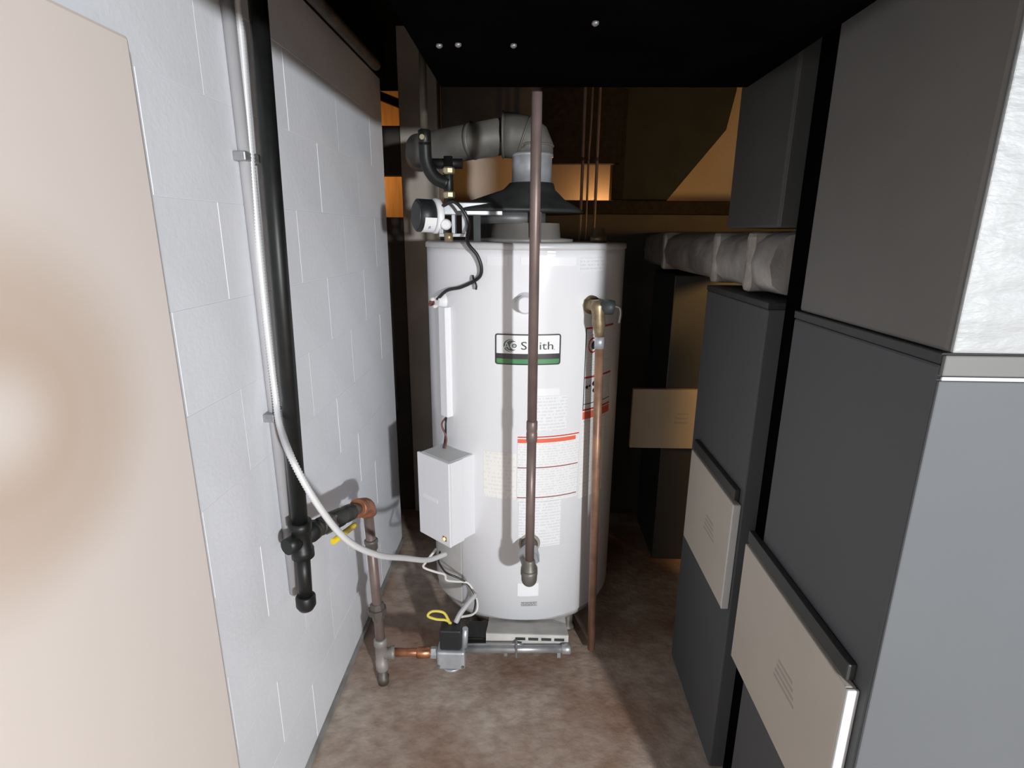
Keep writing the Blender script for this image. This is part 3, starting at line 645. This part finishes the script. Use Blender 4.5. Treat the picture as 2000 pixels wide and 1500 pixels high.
b = BM(); turned(b, (RX+.0085, RY, .315), (RX+.010, RY, .255), [(0, .018), (.1, .024), (.3, .024), (.32, .030), (.62, .030), (.65, .022), (1, .020)], 8); obj('union', b, IRON_G, t)
b = BM(); turned(b, (RX+.0125, RY, .180), (RX+.014, RY, .055), [(0, .018), (.05, .0225), (.2, .0225), (.22, .020), (.7, .020), (.72, .0225), (.95, .021), (1, .019)], 18); te2 = obj('tee', b, mat('grey_tee', (.33, .31, .28), .5, .3, var=.35), t)
b = BM(); turned(b, (RX+.013, RY, .118), (RX+.055, RY+.01, .117), [(0, .019), (.7, .019), (.75, .022), (1, .022)], 16); obj('tee_branch', b, MATS['grey_tee'], te2)
b = BM(); turned(b, (RX+.014, RY, .058), (RX+.0145, RY, .001), [(0, .016), (.5, .016), (.55, .020), (1, .018)], 16); obj('drip_leg', b, IRON_G, t)
b = BM(); sweep(b, [(RX+.05, RY+.01, .117), (-.31, 1.575, .103)], .0135, 16); obj('copper_run', b, COPPER_O, t)
b = BM(); turned(b, (-.362, 1.567, .1065), (-.315, 1.575, .104), [(0, .015), (.1, .0185), (.9, .0185), (1, .015)], 18); obj('copper_coupling', b, COPPER, t)
b = BM(); turned(b, (-.318, 1.574, .104), (-.288, 1.576, .102), [(0, .014), (.2, .019), (.8, .019), (1, .014)], 6); obj('flare_nut', b, ALU, t)
# gas valve and burner tube
t = thing('gas_valve', (-.24, 1.58, 0), 'grey and black gas control valve with burner tube at the foot of the heater', 'valve')
b = BM(); box(b, -.290, -.195, 1.545, 1.610, .060, .130, bev=.008); bo = obj('valve_body', b, ALU, t)
for x in (-.283, -.202):
    b = BM(); turned(b, (x, 1.5445, .075), (x, 1.538, .075), [(0, .005), (1, .004)], 8); obj('bolt', b, SCREW, bo)
b = BM(); turned(b, (-.243, 1.578, .060), (-.243, 1.578, .046), [(0, .036), (.7, .034), (1, .028)], 20); obj('bottom_cap', b, ALU, bo)
b = BM(); box(b, -.280, -.208, 1.553, 1.604, .131, .208, bev=.006); obj('solenoid_head', b, BLACKP, t)
b = BM(); turned(b, (-.200, 1.578, .13), (-.196, 1.578, .20), [(0, .012), (1, .010)], 12); obj('side_post', b, ALU, t)
b = BM(); sweep(b, [(-.197, 1.578, .118), (.150, 1.582, .128)], .0135, 18); bu = obj('burner_tube', b, GALV, t)
b = BM(); turned(b, (.128, 1.582, .1275), (.160, 1.582, .1285), [(0, .014), (.1, .018), (.9, .018), (1, .014)], 14); obj('end_cap', b, GALV, bu)
for x in (-.06, .12):
    b = BM(); box(b, x-.006, x+.006, 1.576, 1.588, .094, .118, bev=.001); obj('support_foot', b, GALV, bu)
b = BM(); sweep(b, [(-.19, 1.572, .142), (-.02, 1.575, .146), (.00, 1.577, .143)], .004, 8); obj('pilot_tube', b, GALV, t)
b = BM(); box(b, -.027, -.020, 1.562, 1.60, .102, .152, bev=.001); obj('clip', b, SCREW, bu)
# loose wires at the valve and box bottom
def wire(name, pts, r, mm, label, grp='loose wires beside the heater'):
    b = BM(); sweep(b, curve_pts(pts, 7), r, 8); return single(name, b, mm, label, 'wire', grp)
wire('control_wire', [(-.30, 1.655, .449), (-.335, 1.655, .40), (-.345, 1.66, .375), (-.31, 1.68, .345), (-.28, 1.695, .325), (-.275, 1.70, .30), (-.245, 1.70, .295), (-.20, 1.70, .29), (-.175, 1.695, .25), (-.165, 1.69, .20), (-.18, 1.67, .185), (-.215, 1.62, .212)], .0042, WIRE_W, 'white wire looping from the control box to the gas valve')
wire('control_wire', [(-.285, 1.645, .447), (-.292, 1.65, .41), (-.285, 1.67, .37), (-.27, 1.695, .33), (-.225, 1.70, .305), (-.19, 1.698, .275), (-.172, 1.69, .225), (-.185, 1.67, .18), (-.225, 1.625, .203)], .0035, WIRE_B, 'dark wire tied to the white wire under the control box')
wire('control_wire', [(-.245, 1.59, .209), (-.262, 1.585, .225), (-.295, 1.58, .232), (-.320, 1.575, .248), (-.305, 1.58, .262), (-.27, 1.585, .255), (-.255, 1.59, .225), (-.25, 1.59, .2085)], .0045, WIRE_Y, 'yellow wire coiled on top of the gas valve')
b = BM(); sweep(b, curve_pts([(-.23, 1.595, .209), (-.215, 1.61, .235), (-.185, 1.64, .262), (-.165, 1.66, .275)], 6), .009, 12)
single('flexible_conduit', b, CONDUIT, 'short grey flexible conduit rising from the gas valve', 'conduit')
b = BM(); sweep(b, curve_pts([cyl(-44, TR+.004, .44), cyl(-46, TR+.006, .38), cyl(-42, TR+.006, .30), cyl(-40, TR+.006, .22), cyl(-38, TR+.01, .14)], 6), .016, 10)
# conduit strapped to the wall
t = thing('wall_conduit', (WX, 1.2, .6), 'grey conduit strapped to the white block wall beside the gas pipe', 'conduit')
for k, (y0, y1, r) in enumerate(((1.195, 1.245, .0125), (1.232, 1.262, .009))):
    b = BM(); sweep(b, [(WX+r+.001, y0+.03, 2.07), (WX+r+.001, y1-.005, .57+.55*k)], r, 14); obj('pipe', b, CONDUIT, t)
for z in (1.62, 1.05):
    b = BM(); box(b, WX-.0005, WX+.027, 1.205, 1.275, z, z+.02, bev=.003); obj('strap', b, GALV, t)
# armoured cable: down the wall, then swooping over to the control box
pts = curve_pts([(-.585, 1.235, 2.07), (-.588, 1.245, 1.85), (-.590, 1.232, 1.55), (-.588, 1.222, 1.30), (-.582, 1.214, 1.12), (-.56, 1.175, 1.055), (-.50, 1.091, 1.006), (-.46, 1.102, .899), (-.425, 1.165, .775), (-.385, 1.265, .672), (-.345, 1.41, .57), (-.305, 1.53, .488), (-.262, 1.622, .452)], 40)
ev = [pts[0]]; acc = 0.0
for p_, q_ in zip(pts, pts[1:]):
    d_ = (q_-p_).length; k_ = 0.0033-acc
    while k_ <= d_:
        ev.append(p_.lerp(q_, k_/d_)); k_ += 0.0033
    acc = (acc+d_) % 0.0033
pts = ev
rr = [.0084 if i % 2 else .0066 for i in range(len(pts))]
b = BM(); sweep(b, pts, rr, 10); t = single('armoured_cable', b, MC, 'silver ribbed cable swooping from the wall to the control box', 'cable')
